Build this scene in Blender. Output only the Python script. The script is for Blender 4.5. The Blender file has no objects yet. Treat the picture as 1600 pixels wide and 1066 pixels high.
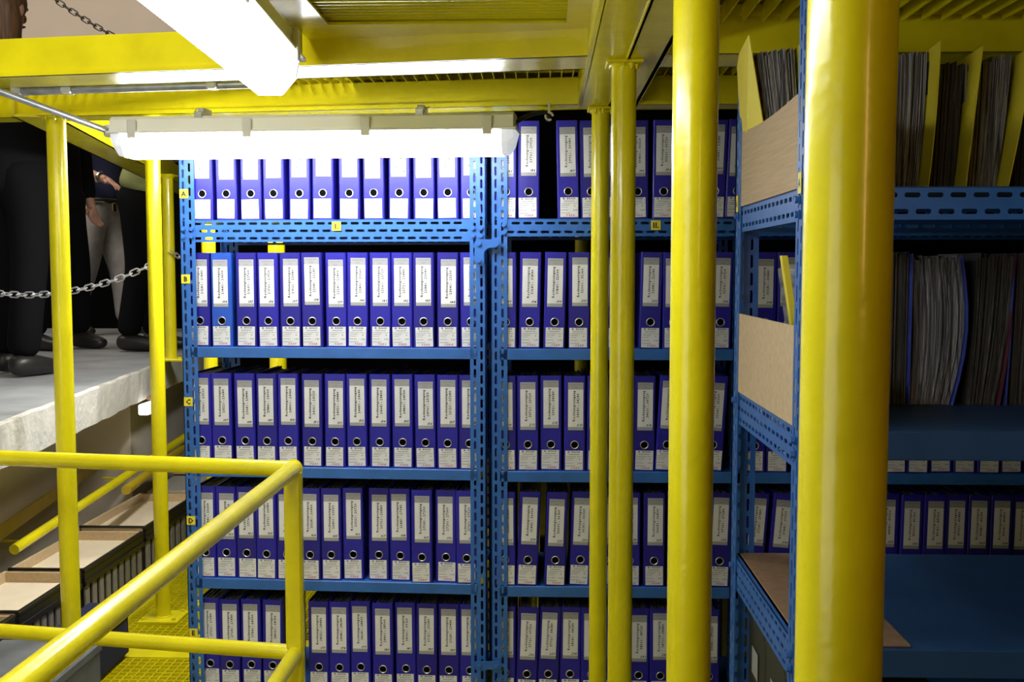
import bpy, math, random
from mathutils import Matrix, Vector, Euler
random.seed(7)
S = bpy.context.scene
COL = S.collection
H = 1.5                      # height of the eye above the walkway; everything is laid out relative to the eye and lifted at the end
R = math.radians
# ---------------------------------------------------------------- camera
PITCH = math.atan(111 / 1600.0)
YAW = math.atan(50 * math.cos(PITCH) / 1600.0)
cam = bpy.data.cameras.new('camera'); cam.sensor_width = 36; cam.lens = 36; cam.clip_start = 0.02
co = bpy.data.objects.new('camera', cam); COL.objects.link(co)
co.location = (0, 0, 0); co.rotation_euler = (math.pi / 2 - PITCH, 0, YAW)
S.camera = co
_M = Euler((math.pi / 2 - PITCH, 0, YAW)).to_matrix()
def at(px, py, Y):           # measuring aid: the point at depth Y seen at a photo position
    d = _M @ Vector(((px - 800) / 1600.0, -(py - 533) / 1600.0, -1))
    return d * (Y / d.y)
# ---------------------------------------------------------------- world, lights, exposure
W = bpy.data.worlds.new('world'); S.world = W; W.use_nodes = True
W.node_tree.nodes['Background'].inputs[0].default_value = (1.0, 0.80, 0.55, 1)
W.node_tree.nodes['Background'].inputs[1].default_value = 0.05
def area(name, loc, rot, sx, sy, power, color):
    l = bpy.data.lights.new(name, 'AREA'); l.shape = 'RECTANGLE'; l.size = sx; l.size_y = sy
    l.energy = power; l.color = color
    o = bpy.data.objects.new(name, l); COL.objects.link(o); o.location = loc; o.rotation_euler = rot
    return o
LAMP = 22.0                  # radiance of the two fluorescent diffusers
area('hall_light', (-1.25, 1.2, 2.4), (R(40), 0, R(12)), 1.0, 0.8, 48, (1.0, 0.95, 0.86))
area('hall_light_mid', (-3.4, 6.2, 2.9), (R(0), R(0), 0), 1.2, 1.2, 22, (1.0, 0.94, 0.86))
area('hall_light_far', (-4.2, 5.2, 2.9), (R(62), R(0), 0), 2.4, 0.8, 60, (1.0, 0.90, 0.80))
area('aisle_light', (-2.0, -1.0, -0.3), (R(106), 0, R(-34)), 1.6, 1.6, 14, (0.98, 0.97, .94))
area('side_fill', (-1.32, 1.45, 0.38), (R(62), 0, R(16)), 1.2, 0.14, 4, (0.97, 0.98, 1.0))  # unseen fill light added past the left edge to brighten wall and trays
area('rear_fill', (-1.15, 3.98, 0.46), (0, R(42), 0), 0.12, 0.9, 32, (1.0, 0.98, 0.93))  # unseen fill light added behind the rack to brighten trays and wall
area('warm_lamp', (0.95, -0.9, 0.25), (R(80), 0, R(38)), 0.16, 0.5, 2.6, (1.0, 0.52, 0.18))
vs = S.view_settings; vs.view_transform = 'Standard'; vs.look = 'None'; vs.gamma = 1; vs.use_curve_mapping = False
vs.exposure = 0.2
S.cycles.max_bounces = 8; S.cycles.sample_clamp_indirect = 4
# ---------------------------------------------------------------- materials
def srgb(r, g, b):
    f = lambda c: (c / 255) / 12.92 if c / 255 < .04045 else ((c / 255 + .055) / 1.055) ** 2.4
    return (f(r), f(g), f(b), 1)
MATS = {}
def mat(name, c, rough=.5, metal=0, var=.0, scale=20, vec=None, bump=0, bscale=60, spec=None, coat=0, emit=None, es=0, c2=None):
    m = bpy.data.materials.new(name); m.use_nodes = True; nt = m.node_tree; b = nt.nodes['Principled BSDF']
    b.inputs['Base Color'].default_value = c; b.inputs['Roughness'].default_value = rough; b.inputs['Metallic'].default_value = metal
    if spec is not None: b.inputs['Specular IOR Level'].default_value = spec
    if coat: b.inputs['Coat Weight'].default_value = coat; b.inputs['Coat Roughness'].default_value = .12
    tc = nt.nodes.new('ShaderNodeTexCoord'); mp = nt.nodes.new('ShaderNodeMapping'); nt.links.new(tc.outputs['Object'], mp.inputs[0])
    if vec: mp.inputs['Scale'].default_value = vec
    if var or c2:
        n = nt.nodes.new('ShaderNodeTexNoise'); n.inputs['Scale'].default_value = scale; n.inputs['Detail'].default_value = 4
        nt.links.new(mp.outputs[0], n.inputs['Vector'])
        r = nt.nodes.new('ShaderNodeValToRGB'); nt.links.new(n.outputs['Fac'], r.inputs[0])
        r.color_ramp.elements[0].position = .35; r.color_ramp.elements[1].position = .65
        d = c2 if c2 else tuple(x * (1 - var) for x in c[:3]) + (1,)
        r.color_ramp.elements[0].color = d; r.color_ramp.elements[1].color = c
        nt.links.new(r.outputs[0], b.inputs['Base Color'])
    if bump:
        n2 = nt.nodes.new('ShaderNodeTexNoise'); n2.inputs['Scale'].default_value = bscale; nt.links.new(mp.outputs[0], n2.inputs['Vector'])
        bp = nt.nodes.new('ShaderNodeBump'); bp.inputs['Strength'].default_value = bump; bp.inputs['Distance'].default_value = .01
        nt.links.new(n2.outputs['Fac'], bp.inputs['Height']); nt.links.new(bp.outputs[0], b.inputs['Normal'])
    if emit: b.inputs['Emission Color'].default_value = emit; b.inputs['Emission Strength'].default_value = es
    MATS[name] = m; return m
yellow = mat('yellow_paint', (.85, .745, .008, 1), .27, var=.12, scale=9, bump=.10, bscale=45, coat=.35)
ochre = mat('shaded_yellow_paint', (.50, .36, .015, 1), .4, var=.15, scale=12, bump=.06)  # yellow rail paint with its shade put into the colour
blue = mat('blue_enamel', (.035, .155, .50, 1), .36, var=.18, scale=15, bump=.03)
blue_board = mat('blue_shelf_board', (.022, .075, .20, 1), .5, c2=(.016, .058, .16, 1), scale=7, bump=.05)
cover_a = mat('violet_blue_card', (.018, .014, .36, 1), .42, var=.15, scale=25, bump=.05, bscale=150)
cover_b = mat('ultramarine_card', (.014, .010, .27, 1), .42, var=.15, scale=25, bump=.05, bscale=150)
cover_c = mat('bright_blue_card', (.018, .09, .52, 1), .4, var=.15, scale=25)
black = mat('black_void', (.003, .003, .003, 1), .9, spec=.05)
dark = mat('dark_plastic', (.012, .012, .014, 1), .5)
steel = mat('nickel_ring', (.80, .80, .79, 1), .38, 1)
white = mat('white_paper', (.80, .80, .79, 1), .6, var=.06, scale=30)
greyp = mat('grey_band', (.36, .36, .36, 1), .6)
ink = mat('black_ink', (.015, .015, .018, 1), .6)
faint = mat('faint_ink', (.25, .25, .27, 1), .6)
red = mat('red_ink', (.55, .09, .12, 1), .6)
ypaper = mat('yellow_sticker', (.85, .72, .03, 1), .5)
ycard = mat('yellow_card', (.86, .72, .04, 1), .6, var=.06, scale=12)
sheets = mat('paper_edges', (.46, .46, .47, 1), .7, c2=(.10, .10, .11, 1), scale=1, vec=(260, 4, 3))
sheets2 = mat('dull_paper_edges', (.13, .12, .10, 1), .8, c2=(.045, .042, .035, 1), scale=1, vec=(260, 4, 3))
filed = mat('filed_pages', (.34, .34, .36, 1), .5, c2=(.03, .03, .04, 1), scale=1, vec=(330, 18, 5))
cardboard = mat('kraft_board', (.56, .42, .25, 1), .8, c2=(.48, .35, .205, 1), scale=1, vec=(30, 6, 160))
hardb = mat('brown_hardboard', (.30, .18, .095, 1), .8, var=.2, scale=40)
chip = mat('chip_board', (.62, .47, .28, 1), .8, c2=(.54, .40, .23, 1), scale=70)
cream = mat('cream_lining', (.86, .74, .55, 1), .7, var=.05, scale=15)
slat = mat('grey_beige_slat', (.27, .25, .215, 1), .6, var=.2, scale=20)
closedtop = mat('mottled_grey_lid', (.42, .40, .36, 1), .7, c2=(.28, .26, .24, 1), scale=120)
trim_m = mat('black_edge_trim', (.012, .011, .012, 1), .35)
conc = mat('painted_concrete', (.70, .68, .62, 1), .8, c2=(.60, .59, .55, 1), scale=8, bump=.5, bscale=30)
floorc = mat('concrete_floor', (.30, .31, .32, 1), .75, c2=(.22, .23, .245, 1), scale=5, bump=.15, bscale=40)
plaster = mat('cream_plaster', (.84, .76, .64, 1), .85, var=.06, scale=3, bump=.08, bscale=80)
plaster2 = mat('beige_plaster', (.62, .53, .42, 1), .85, var=.08, scale=2)
fixture = mat('fixture_plastic', (.80, .81, .77, 1), .45)
clipm = mat('fixture_clip', (.66, .66, .62, 1), .4)
zinc = mat('zinc_conduit', (.48, .50, .54, 1), .38, .6, var=.25, scale=30)
chainm = mat('chain_steel', (.75, .75, .78, 1), .3, .7)
glow = mat('lit_diffuser', (.9, .9, .9, 1), .4, emit=(.93, .96, 1.0, 1), es=LAMP)
endc = mat('frosted_end', (.75, .78, .85, 1), .25, emit=(.85, .9, 1.0, 1), es=.45)
skin = mat('skin', (.50, .27, .19, 1), .5)
hair = mat('brown_hair', (.20, .10, .045, 1), .6, c2=(.09, .045, .02, 1), scale=1, vec=(120, 120, 4))
hair_d = mat('dark_hair', (.02, .015, .01, 1), .6)
blackcloth = mat('black_cloth', (.005, .005, .006, 1), .95, spec=.1)
navy = mat('navy_cloth', (.012, .016, .055, 1), .9)
greycloth = mat('grey_twill', (.36, .34, .33, 1), .9, c2=(.28, .27, .26, 1), scale=14, bump=.4, bscale=14)
khaki = mat('khaki_cloth', (.33, .36, .13, 1), .9, c2=(.27, .30, .11, 1), scale=9, bump=.3, bscale=12)
shoe = mat('dark_leather', (.02, .018, .017, 1), .4)
sole = mat('pale_sole', (.30, .29, .27, 1), .6)
watchm = mat('watch_metal', (.7, .7, .7, 1), .2, 1)
# ---------------------------------------------------------------- mesh helpers
class MB:
    def __init__(s): s.v = []; s.f = []; s.m = []
    def add(s, vs, fs, mi=0, M=None):
        n = len(s.v)
        s.v += [tuple(M @ Vector(v)) for v in vs] if M else [tuple(v) for v in vs]
        s.f += [tuple(i + n for i in f) for f in fs]; s.m += [mi] * len(fs)
        return s
    def box(s, x0, x1, y0, y1, z0, z1, mi=0, M=None):
        v = [(x, y, z) for x in (x0, x1) for y in (y0, y1) for z in (z0, z1)]
        return s.add(v, [(0, 1, 3, 2), (4, 6, 7, 5), (0, 4, 5, 1), (2, 3, 7, 6), (0, 2, 6, 4), (1, 5, 7, 3)], mi, M)
    def bbox(s, x0, x1, y0, y1, z0, z1, b=.002, mi=0, M=None):        # chamfered box
        xs = (x0, x1); ys = (y0, y1); zs = (z0, z1); v = []; idx = {}
        sg = (1, -1)
        for i in (0, 1):
            for j in (0, 1):
                for k in (0, 1):
                    for a in range(3):
                        p = [xs[i], ys[j], zs[k]]
                        for c in range(3):
                            if c != a: p[c] += b * sg[(i, j, k)[c]]
                        idx[(i, j, k, a)] = len(v); v.append(p)
        f = []
        for a in range(3):
            o = [c for c in range(3) if c != a]
            for t in (0, 1):
                q = []
                for (u, w) in ((0, 0), (1, 0), (1, 1), (0, 1)):
                    c = [0, 0, 0]; c[a] = t; c[o[0]] = u; c[o[1]] = w; q.append(idx[(c[0], c[1], c[2], a)])
                flip = (t == 1) != (a == 1)
                f.append(q if flip else q[::-1])
        for a in range(3):
            o = [c for c in range(3) if c != a]
            for u in (0, 1):
                for w in (0, 1):
                    c0 = [0, 0, 0]; c0[o[0]] = u; c0[o[1]] = w; c1 = list(c0); c1[a] = 1
                    q = [idx[tuple(c0) + (o[0],)], idx[tuple(c0) + (o[1],)], idx[tuple(c1) + (o[1],)], idx[tuple(c1) + (o[0],)]]
                    f.append(q)
        for i in (0, 1):
            for j in (0, 1):
                for k in (0, 1): f.append([idx[(i, j, k, a)] for a in range(3)])
        return s.add(v, f, mi, M)
    def cyl(s, p0, p1, r, n=16, mi=0, r1=None, caps=True):
        return s.tube([p0, p1], r, n, mi, caps, [r, r1 if r1 is not None else r])
    def tube(s, pts, r, n=10, mi=0, caps=True, rs=None, closed=False):
        pts = [Vector(p) for p in pts]; N = len(pts); base = len(s.v); up = None
        for i, p in enumerate(pts):
            if closed: t = pts[(i + 1) % N] - pts[i - 1]
            else: t = pts[min(i + 1, N - 1)] - pts[max(i - 1, 0)]
            t.normalize()
            if up is None: up = t.orthogonal().normalized()
            up = (up - t * up.dot(t)).normalized(); sd = t.cross(up)
            rr = rs[i] if rs else r
            for k in range(n):
                a = 2 * math.pi * k / n
                s.v.append(tuple(p + (up * math.cos(a) + sd * math.sin(a)) * rr))
        for i in range(N if closed else N - 1):
            j = (i + 1) % N
            for k in range(n):
                l = (k + 1) % n
                s.f.append((base + i * n + k, base + i * n + l, base + j * n + l, base + j * n + k)); s.m.append(mi)
        if caps and not closed:
            s.f.append(tuple(base + k for k in range(n))[::-1]); s.m.append(mi)
            s.f.append(tuple(base + (N - 1) * n + k for k in range(n))); s.m.append(mi)
        return s
    def prism(s, poly, a0, a1, axis='y', mi=0, M=None):              # polygon in the other two axes, pushed along axis
        n = len(poly)
        mk = {'y': lambda p, t: (p[0], t, p[1]), 'x': lambda p, t: (t, p[0], p[1]), 'z': lambda p, t: (p[0], p[1], t)}[axis]
        v = [mk(p, a0) for p in poly] + [mk(p, a1) for p in poly]
        f = [tuple(range(n))[::-1], tuple(range(n, 2 * n))] + [(i, (i + 1) % n, n + (i + 1) % n, n + i) for i in range(n)]
        return s.add(v, f, mi, M)
    def slots(s, u0, u1, v0, v1, cells, mk, th=.002):
        """plate with slots; cells: list of (cu0,cu1,cv0,cv1, slot) rects tiling it; mk maps (u,v,t) to xyz"""
        for (a, b, c, d, sl) in cells:
            if sl is None:
                vs_ = [mk(a, c, 0), mk(b, c, 0), mk(b, d, 0), mk(a, d, 0), mk(a, c, th), mk(b, c, th), mk(b, d, th), mk(a, d, th)]
                s.add(vs_, [(0, 1, 2, 3), (7, 6, 5, 4)])
                continue
            x0, x1, y0, y1 = sl; q = min(x1 - x0, y1 - y0) * .3
            hole = [(x0 + q, y0), (x1 - q, y0), (x1, y0 + q), (x1, y1 - q), (x1 - q, y1), (x0 + q, y1), (x0, y1 - q), (x0, y0 + q)]
            rect = [(a, c), (b, c), (b, d), (a, d)]
            fr = []
            for off in (0, th):
                fr += [mk(p[0], p[1], off) for p in rect + hole]
            ring = [(0, 1, 5, 4), (1, 6, 5), (1, 2, 7, 6), (2, 8, 7), (2, 3, 9, 8), (3, 10, 9), (3, 0, 11, 10), (0, 4, 11)]
            fs = [tuple(x) for x in ring] + [tuple(x + 12 for x in r_)[::-1] for r_ in ring]
            fs += [(4 + i, 4 + (i + 1) % 8, 16 + (i + 1) % 8, 16 + i) for i in range(8)]
            s.add(fr, fs)
        for (p, q) in (((u0, v0), (u1, v0)), ((u1, v0), (u1, v1)), ((u1, v1), (u0, v1)), ((u0, v1), (u0, v0))):
            s.add([mk(p[0], p[1], 0), mk(q[0], q[1], 0), mk(q[0], q[1], th), mk(p[0], p[1], th)], [(0, 1, 2, 3)])
        return s
    def mesh(s, name, mats, smooth=False):
        me = bpy.data.meshes.new(name); me.from_pydata(s.v, [], s.f)
        for m in (mats if isinstance(mats, (list, tuple)) else [mats]): me.materials.append(m)
        me.polygons.foreach_set('material_index', s.m)
        if smooth:
            me.polygons.foreach_set('use_smooth', [True] * len(me.polygons))
            me.update()
            try: me.set_sharp_from_angle(angle=R(40))
            except Exception: pass
        me.update(); return me
    def build(s, name, mats, parent=None, smooth=False, loc=None):
        return obj(name, s.mesh(name, mats, smooth), parent, loc)
def obj(name, me, parent=None, loc=None):
    o = bpy.data.objects.new(name, me); COL.objects.link(o)
    if parent: o.parent = parent
    if loc is not None: o.location = loc
    return o
def tag(o, label, cat, group=None):
    o['label'] = label; o['category'] = cat
    if group: o['group'] = group
    return o
def thing(name, label, cat, loc=(0, 0, 0), rz=0, group=None):
    o = bpy.data.objects.new(name, None); COL.objects.link(o); o.empty_display_size = .05
    o.location = loc; o.rotation_euler = (0, 0, rz)
    return tag(o, label, cat, group)
def struct(o): o['kind'] = 'structure'; return o
def T(p): return Matrix.Translation(p)
# glyphs ----------------------------------------------------------
GL = {}
def glyph(ch, bold=False):
    k = (ch, bold)
    if k not in GL:
        cu = bpy.data.curves.new('g', 'FONT'); cu.body = ch; cu.size = 1; cu.resolution_u = 1
        cu.offset = .034 if bold else .020
        o = bpy.data.objects.new('g', cu); COL.objects.link(o)
        bpy.context.view_layer.update()
        me = bpy.data.meshes.new_from_object(o.evaluated_get(bpy.context.evaluated_depsgraph_get()))
        vs_ = [(v.co.x, v.co.y) for v in me.vertices]; fs = [tuple(p.vertices) for p in me.polygons]
        GL[k] = (vs_, fs, max([v[0] for v in vs_], default=.2))
        bpy.data.objects.remove(o); bpy.data.curves.remove(cu); bpy.data.meshes.remove(me)
    return GL[k]
def text(mb, s, size, cx, cz, rot=0, y=0, mi=0, bold=False, length=None, shear=0, track=.10):
    """flat lettering in the xz plane (facing -y), centred on cx, cz"""
    x = 0; items = []
    for ch in s:
        if ch == ' ': x += .34; continue
        g = glyph(ch, bold); items.append((g, x)); x += g[2] + track
    Wd = x - track; sx = (length / Wd) if length else size
    ca, sa = math.cos(rot), math.sin(rot)
    for (vs_, fs, w), ox in items:
        v = []
        for (a, b) in vs_:
            u = (a + ox - Wd / 2 + shear * b) * sx; t = (b - .35) * size
            v.append((cx + u * ca - t * sa, y, cz + u * sa + t * ca))
        mb.add(v, fs, mi)
# ---------------------------------------------------------------- STRUCTURE
FL = -H; SLAB = -.48
# concrete landing on the left; its edge runs away from the viewer
E0 = Vector((-1.47, 1.2)); E1 = Vector((-2.40, 8.3))
def edge(y): t = (y - E0.y) / (E1.y - E0.y); return E0.x + (E1.x - E0.x) * t
mb = MB(); ys = [1.2 + .09 * i for i in range(80)]
top = []
random.seed(3)
for i, y in enumerate(ys):
    j = random.uniform(-.006, .006); top.append((edge(y) + j, y))
v = []
for (x, y) in top:
    v += [(x, y, SLAB), (x + random.uniform(0, .006), y, SLAB - .012), (x - .004, y, SLAB - .155 + random.uniform(-.004, .003)), (-9, y, SLAB - .155), (-9, y, SLAB)]
fs = []; ms = []
for i in range(len(top) - 1):
    a = i * 5; b = a + 5
    for k in range(5):
        l = (k + 1) % 5
        fs.append((a + k, a + l, b + l, b + k)); ms.append(1 if k == 4 else 0)
mb.v = v; mb.f = fs; mb.m = ms
mb.f.append((0, 1, 2, 3, 4)); mb.m.append(0)
struct(mb.build('floor', [conc, floorc]))
# wall under the landing (set back) and the pier flush with the landing's edge
def strip(y0, y1, off, z0, z1, th, name, m):
    mb = MB(); a = (edge(y0) + off, y0); b = (edge(y1) + off, y1)
    mb.prism([a, b, (b[0] - th, b[1]), (a[0] - th, a[1])], z0, z1, 'z')
    return struct(mb.build(name, m))
strip(1.2, 5.35, -.44, FL - .06, SLAB - .15, .1, 'wall_left', plaster)
strip(5.25, 8.3, -.16, FL - .06, SLAB - .15, .5, 'wall_left.001', plaster)
# walkway under-floor, side walls far off, back walls
struct(MB().box(-2.6, 4, -2, 8.4, FL - .20, FL - .06).build('floor.001', mat('ochre_under_floor', (.30, .25, .02, 1), .6, var=.3, scale=4)))
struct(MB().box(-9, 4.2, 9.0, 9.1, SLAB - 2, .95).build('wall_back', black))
struct(MB().box(-9, -1.2, 8.6, 8.95, 1.35, 4.2).build('wall_back.001', plaster2))
struct(MB().box(-9, -4.6, 8.55, 8.6, SLAB, SLAB + .55).build('trim_1', plaster))
struct(MB().box(-9.1, -9, -2, 9, SLAB, 4.2).build('wall_left.002', plaster2))
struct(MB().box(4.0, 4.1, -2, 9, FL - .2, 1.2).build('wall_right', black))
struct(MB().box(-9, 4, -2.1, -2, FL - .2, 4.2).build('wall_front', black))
struct(MB().box(-9, -1.0, -2, 9, 4.2, 4.3).build('ceiling', plaster2))
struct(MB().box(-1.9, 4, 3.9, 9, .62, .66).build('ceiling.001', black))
# grated walkway: bars run both ways
def grating(name, x0, x1, y0, y1, z, pitch, hgt, m, pitch2=None, label=None, th=.002, skew=None, drop=0):
    mb = MB(); n = max(1, int((x1 - x0) / pitch))
    sk = skew or (lambda x, y: (x, y))
    def bar(a, b, c, d, h0, h1):
        q = [sk(a, c), sk(b, c), sk(b, d), sk(a, d)]
        mb.add([(p[0], p[1], h0) for p in q] + [(p[0], p[1], h1) for p in q],
               [(0, 3, 2, 1), (4, 5, 6, 7), (0, 1, 5, 4), (1, 2, 6, 5), (2, 3, 7, 6), (3, 0, 4, 7)])
    for i in range(n + 1):
        x = x0 + (x1 - x0) * i / n; bar(x - th / 2, x + th / 2, y0, y1, z, z + hgt)
    p2 = pitch2 or pitch; n2 = max(1, int((y1 - y0) / p2))
    for i in range(n2 + 1):
        y = y0 + (y1 - y0) * i / n2; bar(x0, x1, y - th / 2, y + th / 2, z + hgt * .35 - drop, z + hgt)
    return mb
floor_thing = thing('grated_walkway', 'yellow painted steel grating floor of the walkway beside the boxes', 'grating floor', (0, 0, FL))
for (x0, x1, y0, y1) in ((-1.78, -.05, 4.06, 5.9), (-1.78, -.05, 2.5, 3.82), (-1.78, -.05, .9, 2.48), (-.03, 3.5, .9, 3.2)):
    o = grating('grating_panel', x0, x1, y0, y1, -.03, .033, .03, yellow, .033, th=.004).build('grating_panel', yellow, floor_thing)
    o['kind'] = 'stuff'
MB().box(-1.79, .0, 3.84, 4.04, -.05, -.002).build('cross_plate', yellow, floor_thing)
MB().box(-1.83, -1.785, .9, 5.9, -.06, .0).build('edge_plate', yellow, floor_thing)
MB().box(-.05, -.02, .9, 5.9, -.06, -.001).build('edge_plate', yellow, floor_thing)
# ---------------------------------------------------------------- upper steel deck (beams, gratings)
deck = thing('upper_steel_deck', 'yellow painted steel beams and gratings of the deck overhead', 'steel deck', (0, 0, .5))
def beam(p, q, z0, z1, w, name='beam', lip=.012):
    """channel beam from p to q: near web, bottom flange reaching away by w"""
    p = Vector(p); q = Vector(q); d = (q - p).normalized(); n = Vector((-d.y, d.x))
    z0 -= .5; z1 -= .5
    mb = MB()
    def plate(a0, a1, h0, h1):
        A = [p + n * a0, q + n * a0, q + n * a1, p + n * a1]
        mb.add([(v.x, v.y, h0) for v in A] + [(v.x, v.y, h1) for v in A],
               [(0, 3, 2, 1), (4, 5, 6, 7), (0, 1, 5, 4), (1, 2, 6, 5), (2, 3, 7, 6), (3, 0, 4, 7)])
    plate(0, .008, z0, z1); plate(-.002, w, z0, z0 + .008); plate(-.004, .0, z0, z0 + lip)
    plate(w - .008, w, z0, z1)
    return mb.build(name, yellow, deck)
b1a = at(-60, 125, 2.69); b1b = at(960, 93, 2.44)
b1a.z = b1b.z = 0
beam((b1a.x, b1a.y), (.20, 2.44), .503, .60, .16)
beam((.20, 2.44), (3.0, 2.44), .503, .60, .16)
beam((-2.2, 3.42), (.20, 3.15), .503, .585, .11)
beam((.20, 3.15), (3.0, 3.15), .5, .585, .11)
beam((-1.60, 3.36), (-2.45, 7.6), .5, .60, .14)         # side beam over the landing's edge, running away
beam((.11, -.5), (.11, 3.2), .5, .60, -.085)             # main beam over the row of columns: two channels back to back
beam((.28, -.5), (.28, 3.2), .5, .60, .085)
MB().tube([(.195, 0, 0), (.195, 3.1, 0)], .003, 6).build('weld_seam', yellow, deck)
beam((-.58, -.5), (-.58, 2.48), .5, .60, .09)
beam((-1.8, .2), (3, .2), .52, .60, .1)
# panel frame inside
for (x0, x1, y0, y1) in ((-.58, -.50, .3, 2.399), (.05, .13, .3, 2.399), (-.58, .13, 2.40, 2.56)):
    MB().box(x0, x1, y0, y1, .066, .072).build('panel_frame', yellow, deck)
def gpanel(x0, x1, y0, y1, px, py, h=.03, z=.078, drop=0):
    o = grating('g', x0, x1, y0, y1, z, px, h, yellow, py, th=.003, drop=drop).build('grating_panel', yellow, deck); o['kind'] = 'stuff'
gpanel(-.52, .10, .3, 2.42, .050, .026, .016, .082, .012)
gpanel(-1.9, .12, 2.84, 3.75, .034, .10, .035, .083)
gpanel(.29, 3.0, 2.60, 3.3, .034, .10, .035, .083)
gpanel(.32, 3.0, .3, 2.42, .045, .30, .04, .070)
MB().box(-.60, 3.0, -.5, 2.55, .125, .135).build('deck_cover', mat('yellow_cover_sheet', (.62, .52, .01, 1), .5, var=.2, scale=6), deck)
MB().box(-.60, 3.0, 2.56, 3.9, .125, .135).build('deck_cover', MATS['yellow_cover_sheet'], deck)
# ---------------------------------------------------------------- columns
def column(x, y, r, z0, z1, label, cap=True, base=True, name='steel_column'):
    t = thing(name, label, 'column', (x, y, z0))
    n = 40; mb = MB(); zs = [0, (z1 - z0) * .5, z1 - z0]
    mb.tube([(0, 0, z) for z in zs], r, n, caps=True); mb.build('pole', yellow, t, True)
    if cap:
        m2 = MB(); h = z1 - z0
        m2.bbox(-r * 1.45, r * 1.45, -r * 1.5, r * 1.5, h - .008, h, .002)
        ring = [(math.cos(a) * r * 1.06, math.sin(a) * r * 1.06, h - .010 - .002 * math.sin(a * 5)) for a in [2 * math.pi * i / 28 for i in range(28)]]
        m2.tube(ring, .005, 6, closed=True)
        random.seed(int(y * 100))
        for i in range(7):
            a = random.uniform(-2.8, -.3); m2.cyl((math.cos(a) * r * 1.25, math.sin(a) * r * 1.35, h - .008), (math.cos(a) * r * 1.3, math.sin(a) * r * 1.3, h - random.uniform(.012, .024)), .005, 7, r1=.002)
        m2.build('cap_plate', yellow, t, True)
    if base:
        MB().bbox(-.085, .085, -.075, .075, 0, .014, .003).build('base_plate', yellow, t)
        ring = [(math.cos(a) * r * 1.04, math.sin(a) * r * 1.04, .016) for a in [2 * math.pi * i / 28 for i in range(28)]]
        MB().tube(ring, .004, 6, closed=True).build('weld_bead', yellow, t)
        m3 = MB()
        for i in (-1, 1):
            for j in (-1, 1): m3.cyl((i * .065, j * .055, .014), (i * .065, j * .055, .024), .009, 6)
        m3.build('anchor_bolts', yellow, t)
    return t
RC = .0303
column(.2015, .69, .0287, FL, .5, 'very thick yellow column nearest the camera, far right of centre', name='steel_column')
column(.201, 1.39, RC, FL, .5, 'thick yellow column in the middle of the row of four, right of the two slim ones')
column(.192, 2.52, RC, FL, .5, 'yellow column with knobbly paint at its cap under the front beam')
column(.175, 3.22, .0285, FL, .5, 'slimmest yellow column, half hidden at the left of its neighbour, by the rack')
column(at(91, 300, 3.30).x, 3.30, RC, FL, .5, 'yellow column crossing the foreground rail, on the left under the ceiling beam', base=True)
column(at(254, 600, 4.27).x - .02, 4.27, RC, FL, .5, 'yellow column on a square base plate beside the cream lined trays')
column(at(264, 400, 5.37).x, 5.37, RC, SLAB, .5, 'slim yellow column standing on the concrete landing edge')
column(at(326, 400, 4.50).x, 4.50, RC, FL, .6, 'yellow column seen through the left rack behind the first files', cap=False)
column(at(432, 390, 4.70).x, 4.70, RC * 1.3, FL, .6, 'yellow column glimpsed above the second row of files, left rack', cap=False)
column(at(909, 385, 4.6).x, 4.6, RC, FL, .6, 'yellow column glimpsed through the right rack above file 32001', cap=False)
# ---------------------------------------------------------------- foreground guard rail
RZ = -.547; r = .0225
pc = at(455, 738, 2.77); PX, PY = -.69, 2.77
L0 = Vector((-1.655, 2.92, 0))
rail = thing('guard_rail', 'bright yellow tubular guard rail in the left foreground with a corner', 'railing', (PX, PY, FL))
def rp(x, y, z): return (x - PX, y - PY, z - FL)
mb = MB(); mb.tube([rp(L0.x, L0.y, RZ), rp(PX - .005, PY, RZ)], r, 28); mb.build('top_tube', yellow, rail, True)
mb = MB(); mb.tube([rp(PX, PY + .008, RZ), rp(PX - .002, .55, RZ)], r, 28); mb.build('top_tube', yellow, rail, True)
mb = MB(); mb.tube([rp(L0.x, L0.y, -1.065), rp(PX, PY, -1.065)], .0215, 24); mb.build('lower_tube', yellow, rail, True)
mb = MB(); mb.tube([rp(PX, PY - .004, -1.065), rp(PX - .002, .55, -1.065)], .0215, 24); mb.build('lower_tube', yellow, rail, True)
mb = MB(); mb.bbox(-.024, .024, -.016, .016, .0, RZ - FL - .004, .006); mb.build('post', yellow, rail)
mb = MB(); mb.bbox(-.06, .06, -.05, .05, 0, .012, .003); mb.build('base_plate', yellow, rail)
ring = [(math.cos(a) * .0235, .006, RZ - FL + math.sin(a) * .0235) for a in [2 * math.pi * i / 24 for i in range(24)]]
MB().tube(ring, .0025, 6, closed=True).build('weld_bead', yellow, rail)
# handrails on the wall beneath the landing
def wallrail(p0, p1, r, m, label, name='handrail', flat=False, br=True):
    p0 = Vector(p0); p1 = Vector(p1)
    t = thing(name, label, 'handrail', p0); d = p1 - p0
    if flat:
        mb = MB(); L = d.length; M = d.to_track_quat('X', 'Z').to_matrix().to_4x4()
        mb.bbox(0, L, -.005, .005, -r, r, .002, 0, M); mb.build('bar', m, t)
    else:
        MB().tube([(0, 0, 0), tuple(d)], r, 24).build('tube', m, t, True)
    if br:
        for k in (.12, .62):
            q = d * k; MB().tube([tuple(q), tuple(q + Vector((-.05, 0, -.045))), tuple(q + Vector((-.17, 0, -.045)))], .006, 8).build('wall_bracket', m, t, True)
    return t
def onwall(px, py, off):      # point over the photo position on the wall line shifted by off
    lo, hi = 2.0, 14.0
    for _ in range(50):
        mid = (lo + hi) / 2; p = at(px, py, mid)
        if p.x > edge(mid) + off: lo = mid
        else: hi = mid
    return at(px, py, lo)
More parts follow.
